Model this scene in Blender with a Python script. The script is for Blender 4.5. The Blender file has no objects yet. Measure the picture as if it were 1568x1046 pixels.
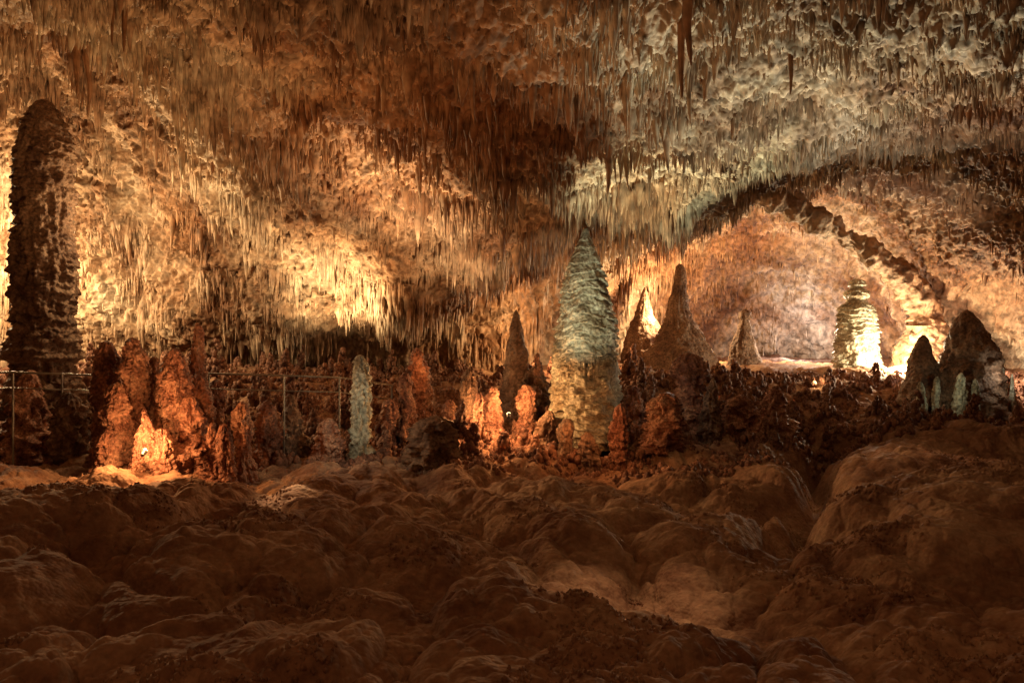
import bpy, bmesh, math, numpy as np
from mathutils import Vector
rng=np.random.default_rng(7)
K=0.643/784.0
def P(b,e,d):
    "image point: pixel column b / pixel row e and an assumed depth d in metres -> world coordinates"
    return np.array([(b-784)*K*d, d, (523-e)*K*d])  # back-projects the image pixel through the camera to the assumed depth

# ---------------- noise ----------------
_perm=np.random.default_rng(3).permutation(256); _perm=np.concatenate([_perm,_perm,_perm])
_g=np.random.default_rng(4).normal(size=(256,3)); _g/=np.linalg.norm(_g,axis=1)[:,None]
def perlin(p):
    p=np.asarray(p,dtype=np.float64); i=np.floor(p).astype(int); f=p-i; i&=255
    w=f*f*f*(f*(f*6-15)+10); out=0
    for dx in (0,1):
        for dy in (0,1):
            for dz in (0,1):
                h=_perm[_perm[_perm[(i[...,0]+dx)&255]+((i[...,1]+dy)&255)]+((i[...,2]+dz)&255)]
                g=_g[h&255]
                dot=g[...,0]*(f[...,0]-dx)+g[...,1]*(f[...,1]-dy)+g[...,2]*(f[...,2]-dz)
                wt=(w[...,0] if dx else 1-w[...,0])*(w[...,1] if dy else 1-w[...,1])*(w[...,2] if dz else 1-w[...,2])
                out=out+dot*wt
    return out*1.5
def fbm(p,o=4):
    s=0;a=1.0;q=np.array(p,dtype=float)
    for k in range(o):
        s=s+a*perlin(q+k*17.3); q=q*2.03; a*=0.5
    return s
def sstep(a,b,x):
    t=np.clip((x-a)/(b-a),0,1); return t*t*(3-2*t)
_tab=np.random.default_rng(11).random((256,4))
def domes(x,y,cell,seed,rmin=.6,rmax=1.0,pw=.65):
    "union of rounded bulbs: one per cell, creases where neighbours meet; returns 0..1"
    gx=x/cell; gy=y/cell; ix=np.floor(gx).astype(int); iy=np.floor(gy).astype(int); out=np.zeros_like(gx)
    for a in (-1,0,1):
        for b in (-1,0,1):
            h=_perm[(_perm[(ix+a+seed)&255]+iy+b)&255]; r=_tab[h]
            cx=ix+a+r[...,0]; cy=iy+b+r[...,1]; R=rmin+(rmax-rmin)*r[...,2]
            q=((gx-cx)**2+(gy-cy)**2)/R**2
            d=(0.45+0.55*r[...,3])*np.clip(1-q,0,1)**pw
            out=np.maximum(out,d)
    return out

def make_mesh(name,V,F,mat,smooth=True):
    V=np.asarray(V,dtype=np.float32); F=np.asarray(F,dtype=np.int32)
    me=bpy.data.meshes.new(name); n=F.shape[1]
    me.vertices.add(len(V)); me.vertices.foreach_set("co",V.ravel())
    me.loops.add(F.size); me.loops.foreach_set("vertex_index",F.ravel())
    me.polygons.add(len(F)); me.polygons.foreach_set("loop_start",np.arange(0,F.size,n,dtype=np.int32))
    me.update(calc_edges=True); me.validate()
    me.polygons.foreach_set("use_smooth",np.full(len(me.polygons),smooth))
    me.materials.append(mat)
    ob=bpy.data.objects.new(name,me); bpy.context.scene.collection.objects.link(ob)
    return ob
def grid_faces(nu,nv,wrap=False):
    a=np.arange(nu-(0 if wrap else 1))[:,None]; b=np.arange(nv-1)[None,:]
    a2=(a+1)%nu
    return np.stack([a*nv+b,a2*nv+b,a2*nv+b+1,a*nv+b+1],-1).reshape(-1,4)

# ---------------- materials ----------------
def rock(name,c1,c2,c3,scale=0.5,bump=0.5,fine=14.0,rough=0.7,spec=.25,bd=.06,stain=None,mott=(.4,1.3)):
    m=bpy.data.materials.new(name); m.use_nodes=True; N=m.node_tree.nodes; L=m.node_tree.links
    b=N["Principled BSDF"]; b.inputs["Roughness"].default_value=rough
    b.inputs["Specular IOR Level"].default_value=spec
    tc=N.new("ShaderNodeTexCoord")
    n1=N.new("ShaderNodeTexNoise"); n1.inputs["Scale"].default_value=scale; n1.inputs["Detail"].default_value=5; n1.inputs["Roughness"].default_value=0.7
    L.new(tc.outputs["Object"],n1.inputs["Vector"])
    r=N.new("ShaderNodeValToRGB"); e=r.color_ramp.elements
    e[0].position=0.38; e[0].color=(*c3,1); e[1].position=0.62; e[1].color=(*c1,1)
    x=e.new(0.5); x.color=(*c2,1)
    L.new(n1.outputs["Fac"],r.inputs["Fac"])
    n2=N.new("ShaderNodeTexNoise"); n2.inputs["Scale"].default_value=scale*11; n2.inputs["Detail"].default_value=3
    L.new(tc.outputs["Object"],n2.inputs["Vector"])
    mr=N.new("ShaderNodeMapRange"); mr.inputs[1].default_value=0.3; mr.inputs[2].default_value=0.7; mr.inputs[3].default_value=mott[0]; mr.inputs[4].default_value=mott[1]
    L.new(n2.outputs["Fac"],mr.inputs[0])
    mx=N.new("ShaderNodeMix"); mx.data_type='RGBA'; mx.blend_type='MULTIPLY'; mx.inputs[0].default_value=1
    L.new(r.outputs[0],mx.inputs[6]); L.new(mr.outputs[0],mx.inputs[7]); out=mx.outputs[2]
    if stain:
        n4=N.new("ShaderNodeTexNoise"); n4.inputs["Scale"].default_value=0.11; n4.inputs["Detail"].default_value=3
        mp=N.new("ShaderNodeMapping"); mp.inputs["Location"].default_value=(3.1,1.7,0)
        L.new(tc.outputs["Object"],mp.inputs["Vector"]); L.new(mp.outputs[0],n4.inputs["Vector"])
        r4=N.new("ShaderNodeValToRGB"); r4.color_ramp.elements[0].position=.42; r4.color_ramp.elements[0].color=(*stain,1)
        r4.color_ramp.elements[1].position=.58; r4.color_ramp.elements[1].color=(1,1,1,1); L.new(n4.outputs["Fac"],r4.inputs[0])
        m2=N.new("ShaderNodeMix"); m2.data_type='RGBA'; m2.blend_type='MULTIPLY'; m2.inputs[0].default_value=1
        L.new(out,m2.inputs[6]); L.new(r4.outputs[0],m2.inputs[7]); out=m2.outputs[2]
    L.new(out,b.inputs["Base Color"])
    if bump>0:
        v=N.new("ShaderNodeTexVoronoi"); v.inputs["Scale"].default_value=fine*0.7; L.new(tc.outputs["Object"],v.inputs["Vector"])
        s=N.new("ShaderNodeMath"); s.operation='SUBTRACT'; L.new(n2.outputs["Fac"],s.inputs[0]); L.new(v.outputs["Distance"],s.inputs[1])
        bp=N.new("ShaderNodeBump"); bp.inputs["Strength"].default_value=bump; bp.inputs["Distance"].default_value=bd
        L.new(s.outputs[0],bp.inputs["Height"]); L.new(bp.outputs[0],b.inputs["Normal"])
    return m
ST=(.66,.47,.35)
M_ceil=rock("cave_ceiling_rock",(0.54,0.43,0.31),(0.37,0.255,0.16),(0.18,0.095,0.05),0.27,0.7,9,stain=ST)
M_stal=rock("stalactite_calcite",(0.64,0.54,0.40),(0.46,0.33,0.22),(0.24,0.135,0.075),0.27,0,16,0.55,stain=ST)
M_floor=rock("flowstone_floor",(0.38,0.23,0.14),(0.27,0.145,0.085),(0.18,0.085,0.05),0.6,0.9,20,0.8,.08,bd=.022,mott=(.75,1.12))
M_coral=rock("coral_crust",(0.32,0.155,0.09),(0.22,0.10,0.06),(0.11,0.045,0.027),1.2,0,14,0.75)
M_red=rock("iron_stained_calcite",(0.46,0.24,0.145),(0.32,0.14,0.085),(0.16,0.06,0.035),1.2,0.9,14,0.65)
M_pale=rock("pale_flowstone",(0.52,0.47,0.34),(0.40,0.35,0.25),(0.23,0.17,0.10),1.0,0.6,12,0.6)
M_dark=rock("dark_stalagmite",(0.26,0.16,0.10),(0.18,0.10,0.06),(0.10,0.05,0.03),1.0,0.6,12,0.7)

# ---------------- ceiling + walls: one lofted sheet ----------------
H=[(-1500,4),(-300,11)]
S={
-900:H+[(0,15),(120,20),(260,24),(360,26),(430,27),(480,28),(560,29),(700,29)],
-300:H+[(0,19),(75,27),(210,30),(350,31.5),(430,32),(500,32.5),(570,33),(700,33)],
0:H+[(0,20),(70,28),(190,32),(340,33.5),(430,34.5),(500,35),(570,35.5),(700,36)],
180:H+[(0,19.5),(75,26.5),(200,31),(330,33),(420,34),(490,34.5),(560,35),(700,36)],
330:H+[(0,16.5),(110,21.5),(230,27),(340,31),(420,33),(490,33.5),(560,35),(700,36)],
500:H+[(0,15.5),(130,20.5),(255,25.5),(350,28.8),(425,31),(480,31.5),(520,35),(700,36)],
600:H+[(0,15),(130,19.5),(250,24.5),(345,28),(420,30.3),(470,31),(510,35),(700,36)],
700:H+[(0,14.5),(130,18.5),(250,23),(340,26.8),(410,29.6),(455,30.6),(500,35),(700,36)],
810:H+[(0,14),(120,17),(230,21),(305,24.5),(362,26.8),(372,30),(450,36),(700,38)],
920:H+[(0,14),(120,17),(220,20.5),(290,24),(335,26.2),(315,30),(430,42),(640,50)],
1050:H+[(0,14),(120,17),(225,21),(295,24.5),(342,26.8),(325,31),(420,48),(640,56)],
1150:H+[(0,13.5),(110,17),(195,20.5),(250,24.5),(285,28.5),(280,34),(400,50),(640,58)],
1300:H+[(0,13.5),(110,16.5),(175,19.5),(225,24),(265,29),(295,36),(410,46),(640,54)],
1410:H+[(0,13.5),(110,16.5),(180,19.5),(235,24),(275,28.5),(335,33),(440,38),(640,45)],
1520:H+[(0,13),(110,16.5),(190,20.5),(255,25),(310,28.5),(375,30),(460,36),(640,42)],
1800:H+[(0,13),(110,16.5),(200,20),(280,23),(345,25.5),(400,27),(480,29),(680,31)],
2500:H+[(0,12),(110,15),(200,18),(280,20),(345,22),(400,23),(480,24),(680,26)],
}
us=np.array(sorted(S)); C=np.array([[P(u,v,d) for v,d in S[u]] for u in us])
def crom(A,x):
    i=np.clip(np.floor(x).astype(int),0,len(A)-2); t=(x-i); t2=t*t;t3=t2*t
    W=[(-t3+2*t2-t)/2,(3*t3-5*t2+2)/2,(-3*t3+4*t2+t)/2,(t3-t2)/2]; n=len(A)
    idx=[np.clip(i+k,0,n-1) for k in (-1,0,1,2)]
    return sum(W[k].reshape(-1,*([1]*(A.ndim-1)))*A[idx[k]] for k in range(4))
NU,NT=1150,640
ulist=np.interp(np.linspace(0,1,NU),[0,0.08,0.92,1],[-900,-120,1690,2500])
uf=np.interp(ulist,us,np.arange(len(us)))
A=crom(C,uf)
tf=np.interp(np.linspace(0,1,NT),[0,0.05,0.10,1],[0,1,1.7,9])
G=crom(A.transpose(1,0,2),tf).transpose(1,0,2)
def normals(G):
    du=np.gradient(G,axis=0); dv=np.gradient(G,axis=1)
    n=np.cross(dv,du); n/=np.linalg.norm(n,axis=-1,keepdims=True)+1e-9
    return n
Nn=normals(G)
if np.mean(Nn[...,2])>0: Nn=-Nn
def cdisp(G):
    warp=np.stack([perlin(G*0.35+9),perlin(G*0.35+31),perlin(G*0.35+57)],-1)
    big=fbm(G*0.24+warp*0.3,2)*0.5
    mid=fbm(G*0.8+warp,2)*0.32
    lump=(0.5-np.abs(perlin(G*1.35+warp+70)))*-0.26
    dr=G*np.array([3.0,3.0,0.6])+warp*0.8
    drap=(0.5-np.abs(perlin(dr)))*0.32
    fine=fbm(G*np.array([5.5,5.5,3.4]),2)*0.14
    nod=(0.4-np.abs(perlin(G*3.8+5)))*0.20
    return big+mid+lump+drap+fine+nod
D=cdisp(G)
G2=G+Nn*D[...,None]
make_mesh("cave_ceiling",G2.reshape(-1,3),grid_faces(NU,NT),M_ceil)

# ---------------- stalactite mass ----------------
area=np.linalg.norm(np.cross(np.gradient(G,axis=0),np.gradient(G,axis=1)),axis=-1)
clump=fbm(G*np.array([0.7,0.7,0.4])+40,3)
depth=G[...,1]
w=area*np.clip(0.45+1.5*clump,0.05,2.0)*(24/np.clip(depth,12,40))**1.3
w=w*(depth>9)*(ulist[:,None]>-260)*(ulist[:,None]<1830)
w*=np.where(depth>36,0.4,1.0)
U2=np.broadcast_to(ulist[:,None],depth.shape); E=523-G[...,2]/(K*depth)
bare=sstep(215,290,E)*sstep(1080,1260,U2)
w*=1-0.93*bare
w=w.ravel()/w.sum()
NS=78000
sel=rng.choice(len(w),NS,p=w)
B=G2.reshape(-1,3)[sel]+rng.normal(size=(NS,3))*0.03
nin=Nn.reshape(-1,3)[sel]
cl=clump.ravel()[sel]
ln=np.exp(rng.normal(-1.75,0.6,NS))*np.clip(0.8+1.3*cl,0.4,2.2)*np.clip(B[:,1]/24,.45,1.3)
Es=523-B[:,2]/(K*B[:,1]); Us=784+B[:,0]/(K*B[:,1])
ln*=1+0.8*sstep(250,330,Es)*sstep(720,840,Us)*sstep(1120,1020,Us)
big=(rng.random(NS)<0.04)&(Us<1060)
ln=np.where(big,ln*2.2,ln); ln=np.minimum(ln,np.where(Us>1060,.55,1.3))
rad=np.clip(ln*0.095,0.011,0.07)*np.exp(rng.normal(0,0.35,NS))+0.006
B=B-nin*rad[:,None]*0.9
def spikes(B,ln,rad,name,mat,sides=6):
    n=len(B); fr=np.array([-0.55,-0.15,0.05,0.35,0.75,1.0]); rf=np.array([0.1,1.25,1.2,0.85,0.45,0.05])
    R=len(fr); a=np.linspace(0,2*np.pi,sides,endpoint=False)
    jit=np.exp(rng.normal(0,0.16,(n,R)))
    rr=rad[:,None]*rf[None]*jit
    asym=1+rng.normal(0,0.12,(n,1,sides))
    bend=rng.normal(0,0.04,(n,2))*ln[:,None]
    ph=rng.random(n)[:,None,None]*6.28
    X=B[:,0,None,None]+rr[:,:,None]*asym*np.cos(a+ph)+bend[:,0,None,None]*(fr**2)[None,:,None]
    Y=B[:,1,None,None]+rr[:,:,None]*asym*np.sin(a+ph)+bend[:,1,None,None]*(fr**2)[None,:,None]
    Z=B[:,2,None,None]-(fr[None,:]*ln[:,None])[:,:,None]+0*X
    V=np.stack([X,Y,Z],-1).reshape(-1,3)
    r=np.arange(R-1)[:,None]; s=np.arange(sides)[None]
    f=np.stack([r*sides+s,r*sides+(s+1)%sides,(r+1)*sides+(s+1)%sides,(r+1)*sides+s],-1).reshape(-1,4)
    F=(f[None]+(np.arange(n)*R*sides)[:,None,None]).reshape(-1,4)
    return make_mesh(name,V,F,mat)
spikes(B,ln,rad,"stalactites",M_stal)

# ---------------- floor ----------------
def floor_z(x,y):
    x=np.asarray(x,float); y=np.asarray(y,float)
    p=np.stack([x,y,np.zeros_like(x)],-1)
    st=24.0+sstep(-12,2,x)*2.0+sstep(6,16,x)*2.5
    rise=sstep(0,7.5,y-st)
    base=-4.55+2.75*rise+0.006*np.clip(y-34,0,40)
    base+=0.35*sstep(-1,-10,x)*sstep(22,12,y)
    wx=x+0.6*perlin(p*0.35+3)+.22*perlin(p*1.0+6)+.05*perlin(p*3+2); wy=y+0.6*perlin(p*0.35+12)+.22*perlin(p*1.0+61)+.05*perlin(p*3+21)
    near=1-0.6*rise
    h=base+near*(0.85*domes(wx,wy*.8,3.0,5,pw=.6)+0.55*domes(wx*1.1,wy*.75,1.35,17,pw=.55)+0.5*perlin(p*0.16+5))
    h+=0.26*domes(wx*1.15,wy*.9,0.68,40,pw=.5)*(.5+.5*near)+0.11*domes(wx,wy,.31,71)+0.04*domes(wx,wy,.15,93)+0.02*fbm(p*2.5,2)
    t=np.clip((y-12)/(28-12),0,1); cx=3.8+7.2*t+0.9*perlin(p*0.35+88)
    h-=1.25*np.exp(-((x-cx)/0.6)**2)*sstep(12,17,y)*sstep(31,26,y)
    h+=0.45*sstep(0.0,4.0,x-cx)*sstep(10,16,y)*sstep(33,26,y)
    h-=0.45*np.exp(-(((x-2.0)/2.4)**2+((y-12.2)/1.9)**2))
    return h
NF,ND=1250,900
uu=np.interp(np.linspace(0,1,NF),[0,.08,.92,1],[-900,-120,1690,2500]); dd=np.interp(np.linspace(0,1,ND),[0,.08,.72,.92,1],[2.5,8,24,36,66])
XX=((uu[:,None]-784)*K*dd[None]); YY=np.broadcast_to(dd[None],XX.shape)
make_mesh("cave_floor",np.stack([XX,YY,floor_z(XX,YY)],-1).reshape(-1,3),grid_faces(NF,ND),M_floor)

# ---------------- stalagmites ----------------
def lathe(name,x,y,z0,prof,mat,rib=0.0,ribn=14,lump=0.08,sides=64,rings=110,lean=(0,0),seed=0,flute=0.0,lsc=2.2,nod=0.0):
    prof=np.array(prof,float)
    hs=np.linspace(prof[0,0],prof[-1,0],rings)
    i=np.clip(np.searchsorted(prof[:,0],hs)-1,0,len(prof)-2)
    t=(hs-prof[i,0])/(prof[i+1,0]-prof[i,0]); t=t*t*(3-2*t)*0.5+t*0.5
    r=prof[i,1]*(1-t)+prof[i+1,1]*t
    a=np.linspace(0,2*np.pi,sides,endpoint=False)
    Aa,Hh=np.meshgrid(a,hs,indexing='ij'); R=np.broadcast_to(r[None],Aa.shape).copy()
    Q=np.stack([np.cos(Aa)*(R*0.6+0.6),np.sin(Aa)*(R*0.6+0.6),Hh],-1)+seed*7.1
    if rib>0:
        ph=Hh*ribn/(prof[-1,0]-prof[0,0])+0.9*perlin(Q*np.array([1.1,1.1,0.7]))+0.3*perlin(Q*3)
        sw=(ph%1.0); R+=rib*(np.power(1-sw,0.7)-0.5)*np.clip(R*1.2,0.15,1)*(0.7+0.8*perlin(Q*1.3+3))
    if flute>0: R+=flute*(0.3-np.abs(perlin(Q*np.array([3.5,3.5,0.5])+11)))*np.clip(R,0.1,1)
    R+=lump*(fbm(Q*lsc,3)+0.5*(0.4-np.abs(perlin(Q*6))))*np.clip(R*1.3,0.06,1.4)
    if nod>0: R+=nod*(np.abs(perlin(Q*4.5+3))+.6*np.abs(perlin(Q*9+8)))*np.clip(R*3,0.1,1)
    R=np.maximum(R,0.012); R[:,-1]=0.004
    fz=(Hh-prof[0,0])/(prof[-1,0]-prof[0,0])
    X=x+np.cos(Aa)*R+lean[0]*fz+0.12*perlin(np.stack([Hh*0.6,0*Hh,0*Hh+seed],-1)); Y=y+np.sin(Aa)*R+lean[1]*fz; Z=z0+Hh-prof[0,0]
    return make_mesh(name,np.stack([X,Y,Z],-1).reshape(-1,3),grid_faces(sides,rings,True),mat)
SH={"cone":[(0,1.5),(.12,1.15),(.35,.95),(.6,.68),(.82,.4),(.95,.2),(1,0.03)],
    "dome":[(0,1.4),(.2,1.15),(.4,1.05),(.6,.95),(.78,.8),(.9,.58),(.97,.3),(1,0.03)],
    "post":[(0,1.5),(.15,1.05),(.4,.85),(.6,.95),(.8,.8),(.93,.6),(.985,.35),(1,0.03)],
    "knob":[(0,1.8),(.2,1.3),(.45,.8),(.62,.75),(.75,1.0),(.88,.85),(.97,.45),(1,0.03)],
    "step":[(0,1.9),(.25,1.5),(.42,1.35),(.5,.85),(.7,.75),(.85,.5),(.97,.3),(1,0.03)]}
def stal(name,b,vtop,d,wpx,mat,shape="cone",zb=None,**k):
    top=P(b,vtop,d); x,y,zt=top; z0=float(floor_z(x,y))-0.4 if zb is None else zb
    h=zt-z0; w=wpx*K*d/2
    return lathe(name,x,y,z0,[(a*h,c*w) for a,c in SH[shape]],mat,**k)
def witch(name,b,d,rows,mat,**k):
    "rows: (image pixel row, half width in image pixels) from top to bottom"
    z0=P(b,rows[-1][0],d)[2]; pr=[((523-e)*K*d-z0,hw*K*d) for e,hw in rows][::-1]  # image pixel rows and half widths scaled to metres at the assumed depth
    return lathe(name,P(b,500,d)[0],d,z0,pr,mat,**k)

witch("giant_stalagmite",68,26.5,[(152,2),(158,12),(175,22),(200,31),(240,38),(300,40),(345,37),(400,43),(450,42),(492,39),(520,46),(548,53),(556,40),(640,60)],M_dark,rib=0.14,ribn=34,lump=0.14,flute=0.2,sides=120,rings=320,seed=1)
x,y,_=P(896,400,26.0); z0=-3.4
zt=P(896,350,26.0)[2]; h=zt-z0
lathe("terraced_stalagmite",x,y,z0,[(0,1.3),(h*.2,1.1),(h*.27,1.06),(h*.33,1.02),(h*.5,.93),(h*.62,.82),(h*.74,.68),(h*.84,.50),(h*.9,.34),(h*.945,.2),(h*.965,.14),(h,.08)],M_pale,rib=0.24,ribn=24,lump=0.1,flute=0.05,sides=140,rings=420,seed=2)
fa=rng.random(170)*6.28; fb=np.stack([x+np.cos(fa)*1.0,y+np.sin(fa)*1.0,np.full(170,z0+h*.35)+rng.normal(0,.06,170)],-1)
spikes(fb,rng.uniform(.35,.75,170),np.full(170,.06),"drip_fringe",M_pale)
def big_stalactite(b,e0,e1,d,wpx,mat=M_stal,name="large_stalactite",**k):
    p0=P(b,e0,d); p1=P(b,e1,d); L=p0[2]-p1[2]+0.8; w=wpx*K*d/2
    ob=lathe(name,0,0,0,[(0,.06*w),(L*.08,.28*w),(L*.4,.6*w),(L*.7,.9*w),(L*.9,1.15*w),(L,1.3*w),(L+.5,.2*w)],mat,lump=0.12,flute=0.25,sides=32,rings=70,**k)
    ob.location=(p0[0],p0[1],p1[2]); return ob
big_stalactite(901,290,348,25.9,34,M_pale,seed=3)
for i,(b,e0,e1,d,wd) in enumerate([(750,70,138,16.5,20),(325,228,266,27,16),(958,315,385,26,14),(1058,-60,100,14.5,26),(1044,40,150,15.2,15),(1470,140,190,17,18),
     (1015,330,378,26.2,12),(985,320,375,26,12),(190,-20,80,19.5,13),(172,0,70,19.5,9),(935,320,366,25.6,14),(868,320,366,25.6,13),(575,120,190,19,12),(118,60,150,26,14),(135,80,180,27.5,12),(700,180,235,20,12),(845,150,200,17.5,10),(1120,170,215,19,13),(625,180,250,22,12),(540,60,120,18,12),(660,90,140,17,9),(420,100,170,21,12),(800,220,270,22,12),(1210,100,145,16.2,10)]):
    big_stalactite(b,e0,e1,d,wd,seed=10+i)
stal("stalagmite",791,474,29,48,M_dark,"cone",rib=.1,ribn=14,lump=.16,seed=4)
big_stalactite(792,350,425,28.2,24,seed=61)
stal("slender_stalagmite",552,543,23.5,27,M_pale,"post",lump=.45,seed=5,lsc=3.5,rib=.1,nod=.08)
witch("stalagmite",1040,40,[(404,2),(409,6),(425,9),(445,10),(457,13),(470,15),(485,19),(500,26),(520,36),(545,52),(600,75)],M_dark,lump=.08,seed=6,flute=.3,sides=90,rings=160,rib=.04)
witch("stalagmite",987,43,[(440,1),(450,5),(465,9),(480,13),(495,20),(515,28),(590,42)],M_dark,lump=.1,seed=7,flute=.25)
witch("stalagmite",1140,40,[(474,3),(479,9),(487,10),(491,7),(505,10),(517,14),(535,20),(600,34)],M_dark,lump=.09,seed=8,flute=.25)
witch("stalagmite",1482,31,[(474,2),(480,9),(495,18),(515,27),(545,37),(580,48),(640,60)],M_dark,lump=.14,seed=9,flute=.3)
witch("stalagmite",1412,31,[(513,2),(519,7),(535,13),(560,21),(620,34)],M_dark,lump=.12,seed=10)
witch("capped_stalagmite",1312,38,[(427,3),(431,11),(438,14),(441,8),(446,17),(454,19),(459,14),(464,16),(470,24),(482,27),(500,28),(525,30),(550,33),(600,38)],M_pale,rib=.2,ribn=22,lump=.09,sides=90,rings=240,seed=12)
shs=["post","knob","step","dome","cone"]
for i,(b,e,d,wd,s) in enumerate([(163,522,22.6,34,0),(207,516,22,34,1),(300,494,22.8,28,2),(265,532,21.6,44,3),(182,585,21.2,40,3),(290,605,21,46,2),(240,625,20.4,28,4),(233,546,22.8,24,0),(372,615,21.5,24,1),(352,648,20.8,22,0),(203,650,20.0,20,4),(306,572,22,40,3),(255,655,20.2,24,0),(160,655,20.6,30,3),(328,648,20.8,26,4)]):
    stal("red_stalagmite",b,e,d,wd,M_red,shs[s],lump=.42,lsc=2.2,rib=.2,ribn=7+i%4,seed=20+i,rings=120,sides=72,nod=.10,lean=(rng.normal(0,.1),rng.normal(0,.1)))
for i,(b,e,d,wd,s) in enumerate([(712,564,25,20,1),(645,532,27,28,3),(622,570,25.5,20,0),(872,640,24.0,20,1),(946,618,24,24,0),(1056,540,27,42,1),(1085,578,26,28,4),(755,592,25.4,26,3),(806,588,26,24,1),(822,560,28,36,3),(974,590,26,28,0),(1010,600,25,46,3),(665,636,23,66,3),(690,612,26,16,1),(595,610,25,22,1),(450,604,24,28,2),(410,612,23.5,32,3),(40,566,24,54,2),(110,600,23,40,3),(332,580,24.5,22,1),(1130,604,27,46,3),(838,628,25,26,3),(505,640,23,36,3),(730,600,24.5,13,0),(905,662,23.5,24,3),(1180,590,28,36,2)]):
    stal("nodular_stalagmite",b,e,d,wd,M_red if i%3 else M_dark,shs[s],lump=.42,lsc=2.7,rib=.12,ribn=6+i%5,seed=40+i,rings=90,sides=56,nod=.12,lean=(rng.normal(0,.12),rng.normal(0,.1)))
for i,(b,e,d,wd,s) in enumerate([(1434,576,30,10,0),(1470,570,29.6,16,3),(1494,580,29.4,9,1),(1534,562,30.5,11,0),(1550,572,30,10,4),(1345,566,34,14,4),(1410,584,29.5,12,3)]):
    stal("pale_stalagmite",b,e,d,wd,M_pale,shs[s],lump=.4,lsc=2.7,rib=.05,ribn=6,seed=80+i,rings=50,sides=36,nod=.1)

# ---------------- nodular coral formations on the bank ----------------
def blobs(name,Cn,Rd,mat):
    n=len(Cn); seg,rg=6,4
    th=np.linspace(0.15,np.pi-0.3,rg); ph=np.linspace(0,2*np.pi,seg,endpoint=False)
    T,Ph=np.meshgrid(th,ph,indexing='ij')
    S0=np.stack([np.sin(T)*np.cos(Ph),np.sin(T)*np.sin(Ph),np.cos(T)*1.25],-1).reshape(-1,3)
    j=1+rng.normal(0,0.16,(n,len(S0),1))
    V=(Cn[:,None]+S0[None]*j*Rd[:,None,None]).reshape(-1,3)
    r=np.arange(rg-1)[:,None]; s=np.arange(seg)[None]
    f=np.stack([r*seg+s,(r+1)*seg+s,(r+1)*seg+(s+1)%seg,r*seg+(s+1)%seg],-1).reshape(-1,4)
    F=(f[None]+(np.arange(n)*rg*seg)[:,None,None]).reshape(-1,4)
    return make_mesh(name,V,F,mat)
cs=[];rs=[]
for k in range(700):
    y=rng.uniform(23.0,34); x=rng.uniform(-0.66,0.66)*y
    if y<25.5 and x>4: continue
    hh=rng.gamma(1.7,0.25)*(1.0 if x<9 else 0.6)+0.1; w0=rng.uniform(.08,.3)
    if abs(x-2.4)<1.6 and y<26.5: hh=min(hh,.35)
    z=float(floor_z(x,y)); m=int(10+hh*26)
    f=rng.random(m); a=rng.random(m)*6.28; rr=w0*(1.15-0.8*f)*rng.uniform(.5,1.2,m)
    cs.append(np.stack([x+np.cos(a)*rr,y+np.sin(a)*rr,z+f*hh],-1)); rs.append(rng.uniform(.04,.13,m)*(1.2-.5*f))
n=16000; y=rng.uniform(22.0,35,n); x=rng.uniform(-0.66,0.66,n)*y; keep=(fbm(np.stack([x,y,0*x],-1)*0.6,2)>-0.25)&~((x>8)&(y<26)); x=x[keep];y=y[keep]
cs.append(np.stack([x,y,floor_z(x,y)],-1)); rs.append(rng.uniform(.03,.12,len(x)))
n=26000; y=rng.uniform(8,24,n); x=rng.uniform(-0.66,0.66,n)*y; keep=fbm(np.stack([x,y,0*x+4],-1)*0.45,3)>0.28; x=x[keep];y=y[keep]
pc0=np.stack([x,y,floor_z(x,y)],-1); blobs("floor_popcorn",pc0,rng.uniform(.012,.04,len(x)),M_floor)
blobs("cave_coral",np.concatenate(cs),np.concatenate(rs),M_coral)

# ---------------- flowstone ridge on the right ----------------
path=np.array([P(1120,288,33.5),P(1165,294,33.5),P(1240,328,34.5),P(1320,382,35.5),P(1392,440,36.5),P(1420,490,37),P(1408,560,37),P(1400,640,37)])
pr=np.array([.3,.4,.42,.42,.5,.65,1.0,1.6])
n=260; tt=np.linspace(0,len(path)-1,n); pc=crom(path,tt); rc=np.interp(tt,np.arange(len(pr)),pr)
tan=np.gradient(pc,axis=0); tan/=np.linalg.norm(tan,axis=1)[:,None]
e1=np.cross(tan,[0,1,0]); e1/=np.linalg.norm(e1,axis=1)[:,None]; e2=np.cross(tan,e1)
a=np.linspace(0,6.2832,64,endpoint=False)
ring=(np.cos(a)[:,None,None]*e1[None]+np.sin(a)[:,None,None]*e2[None])
q=pc[None]+ring*rc[None,:,None]
dis=0.45*fbm(q*0.9,3)+0.35*(0.5-np.abs(perlin(q*np.array([2.2,2.2,.7]))))+.15*fbm(q*3.5,2)
q=q+ring*dis[...,None]*0.9
make_mesh("flowstone_ridge",q.reshape(-1,3),grid_faces(64,n,True),M_ceil)

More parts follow.
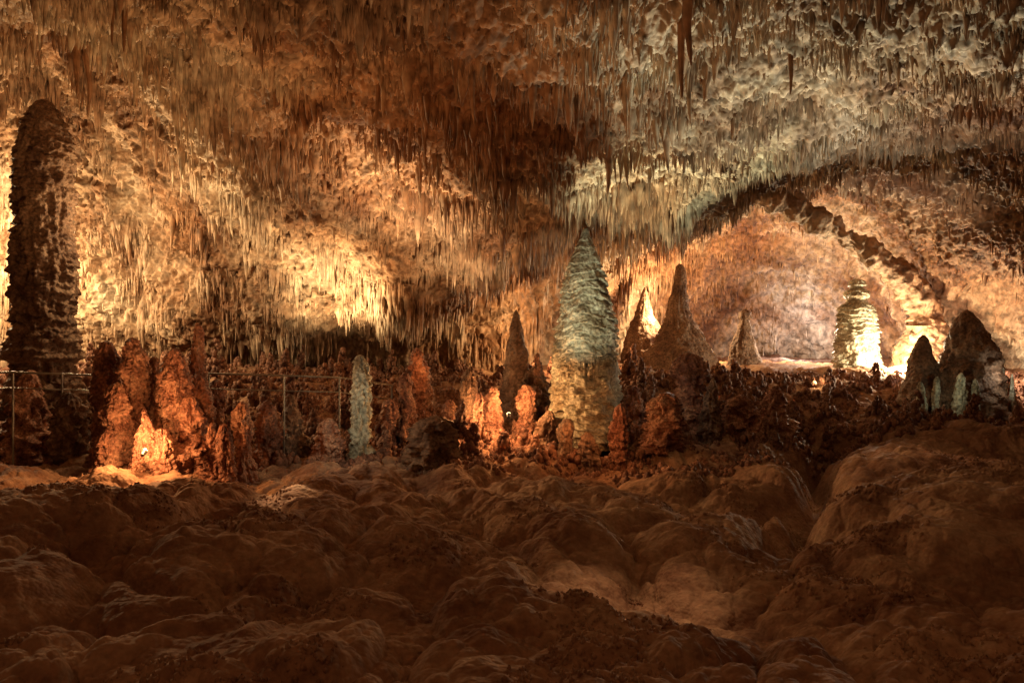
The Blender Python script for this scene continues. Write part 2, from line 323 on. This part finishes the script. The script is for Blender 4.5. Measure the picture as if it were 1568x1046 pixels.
# ---------------- handrail ----------------
def metal(name,c):
    m=bpy.data.materials.new(name); m.use_nodes=True; N=m.node_tree.nodes
    b=N["Principled BSDF"]; b.inputs["Metallic"].default_value=.8; b.inputs["Roughness"].default_value=.45
    nn=N.new("ShaderNodeTexNoise"); nn.inputs["Scale"].default_value=12; r=N.new("ShaderNodeValToRGB")
    r.color_ramp.elements[0].color=(*[v*.6 for v in c],1); r.color_ramp.elements[1].color=(*c,1)
    m.node_tree.links.new(nn.outputs["Fac"],r.inputs[0]); m.node_tree.links.new(r.outputs[0],b.inputs["Base Color"])
    return m
M_rail=metal("handrail_steel",(.28,.24,.19)); M_lampbody=metal("lamp_housing",(.08,.07,.06))
def tube(pts,r,mat,name,parent=None):
    cu=bpy.data.curves.new(name,'CURVE'); cu.dimensions='3D'; cu.bevel_depth=r; cu.bevel_resolution=2
    sp=cu.splines.new('POLY'); sp.points.add(len(pts)-1)
    for i,p in enumerate(pts): sp.points[i].co=(*p,1)
    cu.materials.append(mat); ob=bpy.data.objects.new(name,cu); bpy.context.scene.collection.objects.link(ob)
    if parent: ob.parent=parent
    return ob
rail=bpy.data.objects.new("handrail",None); bpy.context.scene.collection.objects.link(rail)
rp=[P(b,e,d) for b,e,d in [(-60,572,23.0),(20,570,22.8),(95,573,22.9),(190,576,24.5),(320,572,23.6),(435,575,23.4),(520,578,24.4),(600,590,25.6)]]
tube(rp,.03,M_rail,"top_rail",rail); tube([p-np.array([0,0,.45]) for p in rp],.02,M_rail,"mid_rail",rail)
for i,p in enumerate(rp):
    tube([p+np.array([0,0,.02]),np.array([p[0],p[1],float(floor_z(p[0],p[1]))-.2])],.03,M_rail,f"post_{i+1}",rail)

# ---------------- lamps ----------------
def emis(name,c,s):
    m=bpy.data.materials.new(name); m.use_nodes=True; b=m.node_tree.nodes["Principled BSDF"]
    b.inputs["Emission Color"].default_value=(*c,1); b.inputs["Emission Strength"].default_value=s; return m
def lamp(pos,col,power,kind='POINT',target=None,size=.12,angle=80,blend=.9,name="lamp_or_fill"):  # makes the cave's lamps and the added fill lights alike
    ld=bpy.data.lights.new(name,kind); ld.energy=power; ld.color=col
    ld.shadow_soft_size=size
    ob=bpy.data.objects.new(name,ld); ob.location=pos
    if kind=='SPOT':
        ld.spot_size=math.radians(angle); ld.spot_blend=blend
        ob.rotation_euler=(Vector(target)-Vector(pos)).to_track_quat('-Z','Y').to_euler()
    bpy.context.scene.collection.objects.link(ob); return ob
def fixture(pos,col,s,r=.07):
    "small round flood lamp: housing, bezel and glowing glass, aimed away over the rocks"
    root=bpy.data.objects.new("cave_lamp",None); root.location=pos; root.rotation_euler=(math.radians(-60),0,0); bpy.context.scene.collection.objects.link(root)
    for nm,mat,rr,zz,dep in (("housing",M_lampbody,r,-.1,.16),("bezel",M_lampbody,r*1.15,0,.04)):
        bm=bmesh.new(); bmesh.ops.create_cone(bm,cap_ends=True,segments=20,radius1=rr*.7,radius2=rr,depth=dep)
        me=bpy.data.meshes.new(nm); bm.to_mesh(me); bm.free(); me.materials.append(mat)
        o=bpy.data.objects.new(nm,me); o.location=(0,0,zz); o.parent=root; bpy.context.scene.collection.objects.link(o)
    bm=bmesh.new(); bmesh.ops.create_uvsphere(bm,u_segments=16,v_segments=10,radius=r*.95)
    me=bpy.data.meshes.new("glass"); bm.to_mesh(me); bm.free(); me.materials.append(emis("lamp_glass",col,s))
    o=bpy.data.objects.new("glass",me); o.parent=root; bpy.context.scene.collection.objects.link(o)
WARM=(1,.58,.25); YEL=(1,.70,.36); RED=(1,.38,.12); ORG=(1,.50,.19); GRN=(.88,1,.72); PINK=(1,.76,.55); CREAM=(1,.95,.77)
# left: behind the giant stalagmite; third one added in mid-air to widen the wall glow
lamp(P(-25,400,31),YEL,3200,size=.3); lamp(P(130,420,29.5),YEL,1100,size=.3); lamp(P(215,340,27),YEL,650,size=.3)
# wall wash
lamp(P(490,570,27.5),YEL,4600,'SPOT',P(515,400,31),angle=84)
lamp(P(620,560,24.5),(1,.78,.47),6800,'SPOT',P(610,300,25.5),angle=72)
lamp(P(720,560,26),(1,.74,.42),2000,'SPOT',P(700,370,28),angle=80)  # extra spot added to lift the dark underside of the overhang
lamp(P(478,575,33.3),PINK,320)
# pale flood to the ceiling edge and dome
lamp(P(985,600,22.5),GRN,6200,'SPOT',P(1010,265,23),angle=68)
lamp(P(840,600,20.5),(.95,1,.72),1250,'SPOT',P(898,450,26.0),angle=42)
# low lamps among the formations
for b,e,d,pw,col in [(222,676,19.3,210,ORG),(205,655,19.5,80,ORG),(280,600,19.8,70,RED),(775,630,24.1,230,ORG),(803,600,24.8,130,ORG),(706,632,24.1,80,ORG),(870,655,23.2,25,RED),(935,650,23.0,30,RED),(1180,600,28,25,YEL),(645,560,26,18,RED),(1462,590,28.8,12,GRN),(1542,572,29.5,20,CREAM),(1250,585,33,25,YEL),(1030,590,25.4,10,CREAM)]:
    lamp(P(b,e,d),col,pw,size=.06)
fixture(P(222,690,19.5),(1,.7,.3),10,.07); fixture(P(779,634,24),(1,.75,.4),14,.07)
lamp(P(535,630,21.6),(1,.97,.72),40)
# far chamber
lamp(P(845,520,33.5),WARM,750); lamp(P(1020,470,42),YEL,2000); lamp(P(1240,500,42),PINK,1700); lamp(P(1110,505,44),WARM,1000)
lamp(P(1380,552,35.2),(1,.85,.55),2400,size=.2); fixture(P(1382,572,35),(1,.85,.55),20,.12)
lamp(P(1520,545,33.5),PINK,600); lamp(P(1278,530,36),YEL,45); lamp(P(1220,525,50),(.8,.85,1),450)
lamp(P(1330,560,27),PINK,1500,'SPOT',P(1370,300,30),angle=58)  # spot added to brighten the bare rock right of the arch
# right ceiling
lamp(P(1450,640,20),CREAM,3000,'SPOT',P(1420,170,18),angle=90)
lamp(P(1150,640,18),(.92,1,.78),3200,'SPOT',P(1200,110,16),angle=88)
# upper left/centre warm
lamp(P(300,660,17),(1,.55,.23),2300,'SPOT',P(260,110,21),angle=105)
lamp(P(680,700,13),(1,.45,.17),950,'SPOT',P(690,60,16),angle=90)
# foreground: unseen fill lights added to brighten the floor
lamp((-6,1,4.5),(1,.45,.19),420); lamp((7,2,4.0),(1,.45,.19),380)  # camera-side warm fill points, added without any fixture
lamp((2.4,13.5,2.5),(1,.68,.38),1300,'SPOT',(1.8,12.3,-4.5),angle=36,blend=1); lamp((-6.4,20.0,1.5),(1,.74,.44),2400,'SPOT',(-4.9,17.3,-4),angle=18,blend=1); lamp((12,24,2.5),(1,.56,.28),450,'SPOT',(11,20,-4),angle=60)  # spots added in mid-air to make the bright floor patches

# ---------------- world, camera ----------------
wd=bpy.data.worlds.new("World"); bpy.context.scene.world=wd; wd.use_nodes=True
bg=wd.node_tree.nodes["Background"]; bg.inputs[0].default_value=(.9,.45,.25,1); bg.inputs[1].default_value=.01
cam=bpy.data.cameras.new("camera"); cam.lens=28; cam.sensor_width=36; cam.clip_end=300; cam.clip_start=.1
co=bpy.data.objects.new("camera",cam); co.rotation_euler=(math.pi/2,0,0); bpy.context.scene.collection.objects.link(co)
bpy.context.scene.camera=co
sc=bpy.context.scene; sc.view_settings.view_transform='Standard'; sc.view_settings.look='None'; sc.view_settings.exposure=0
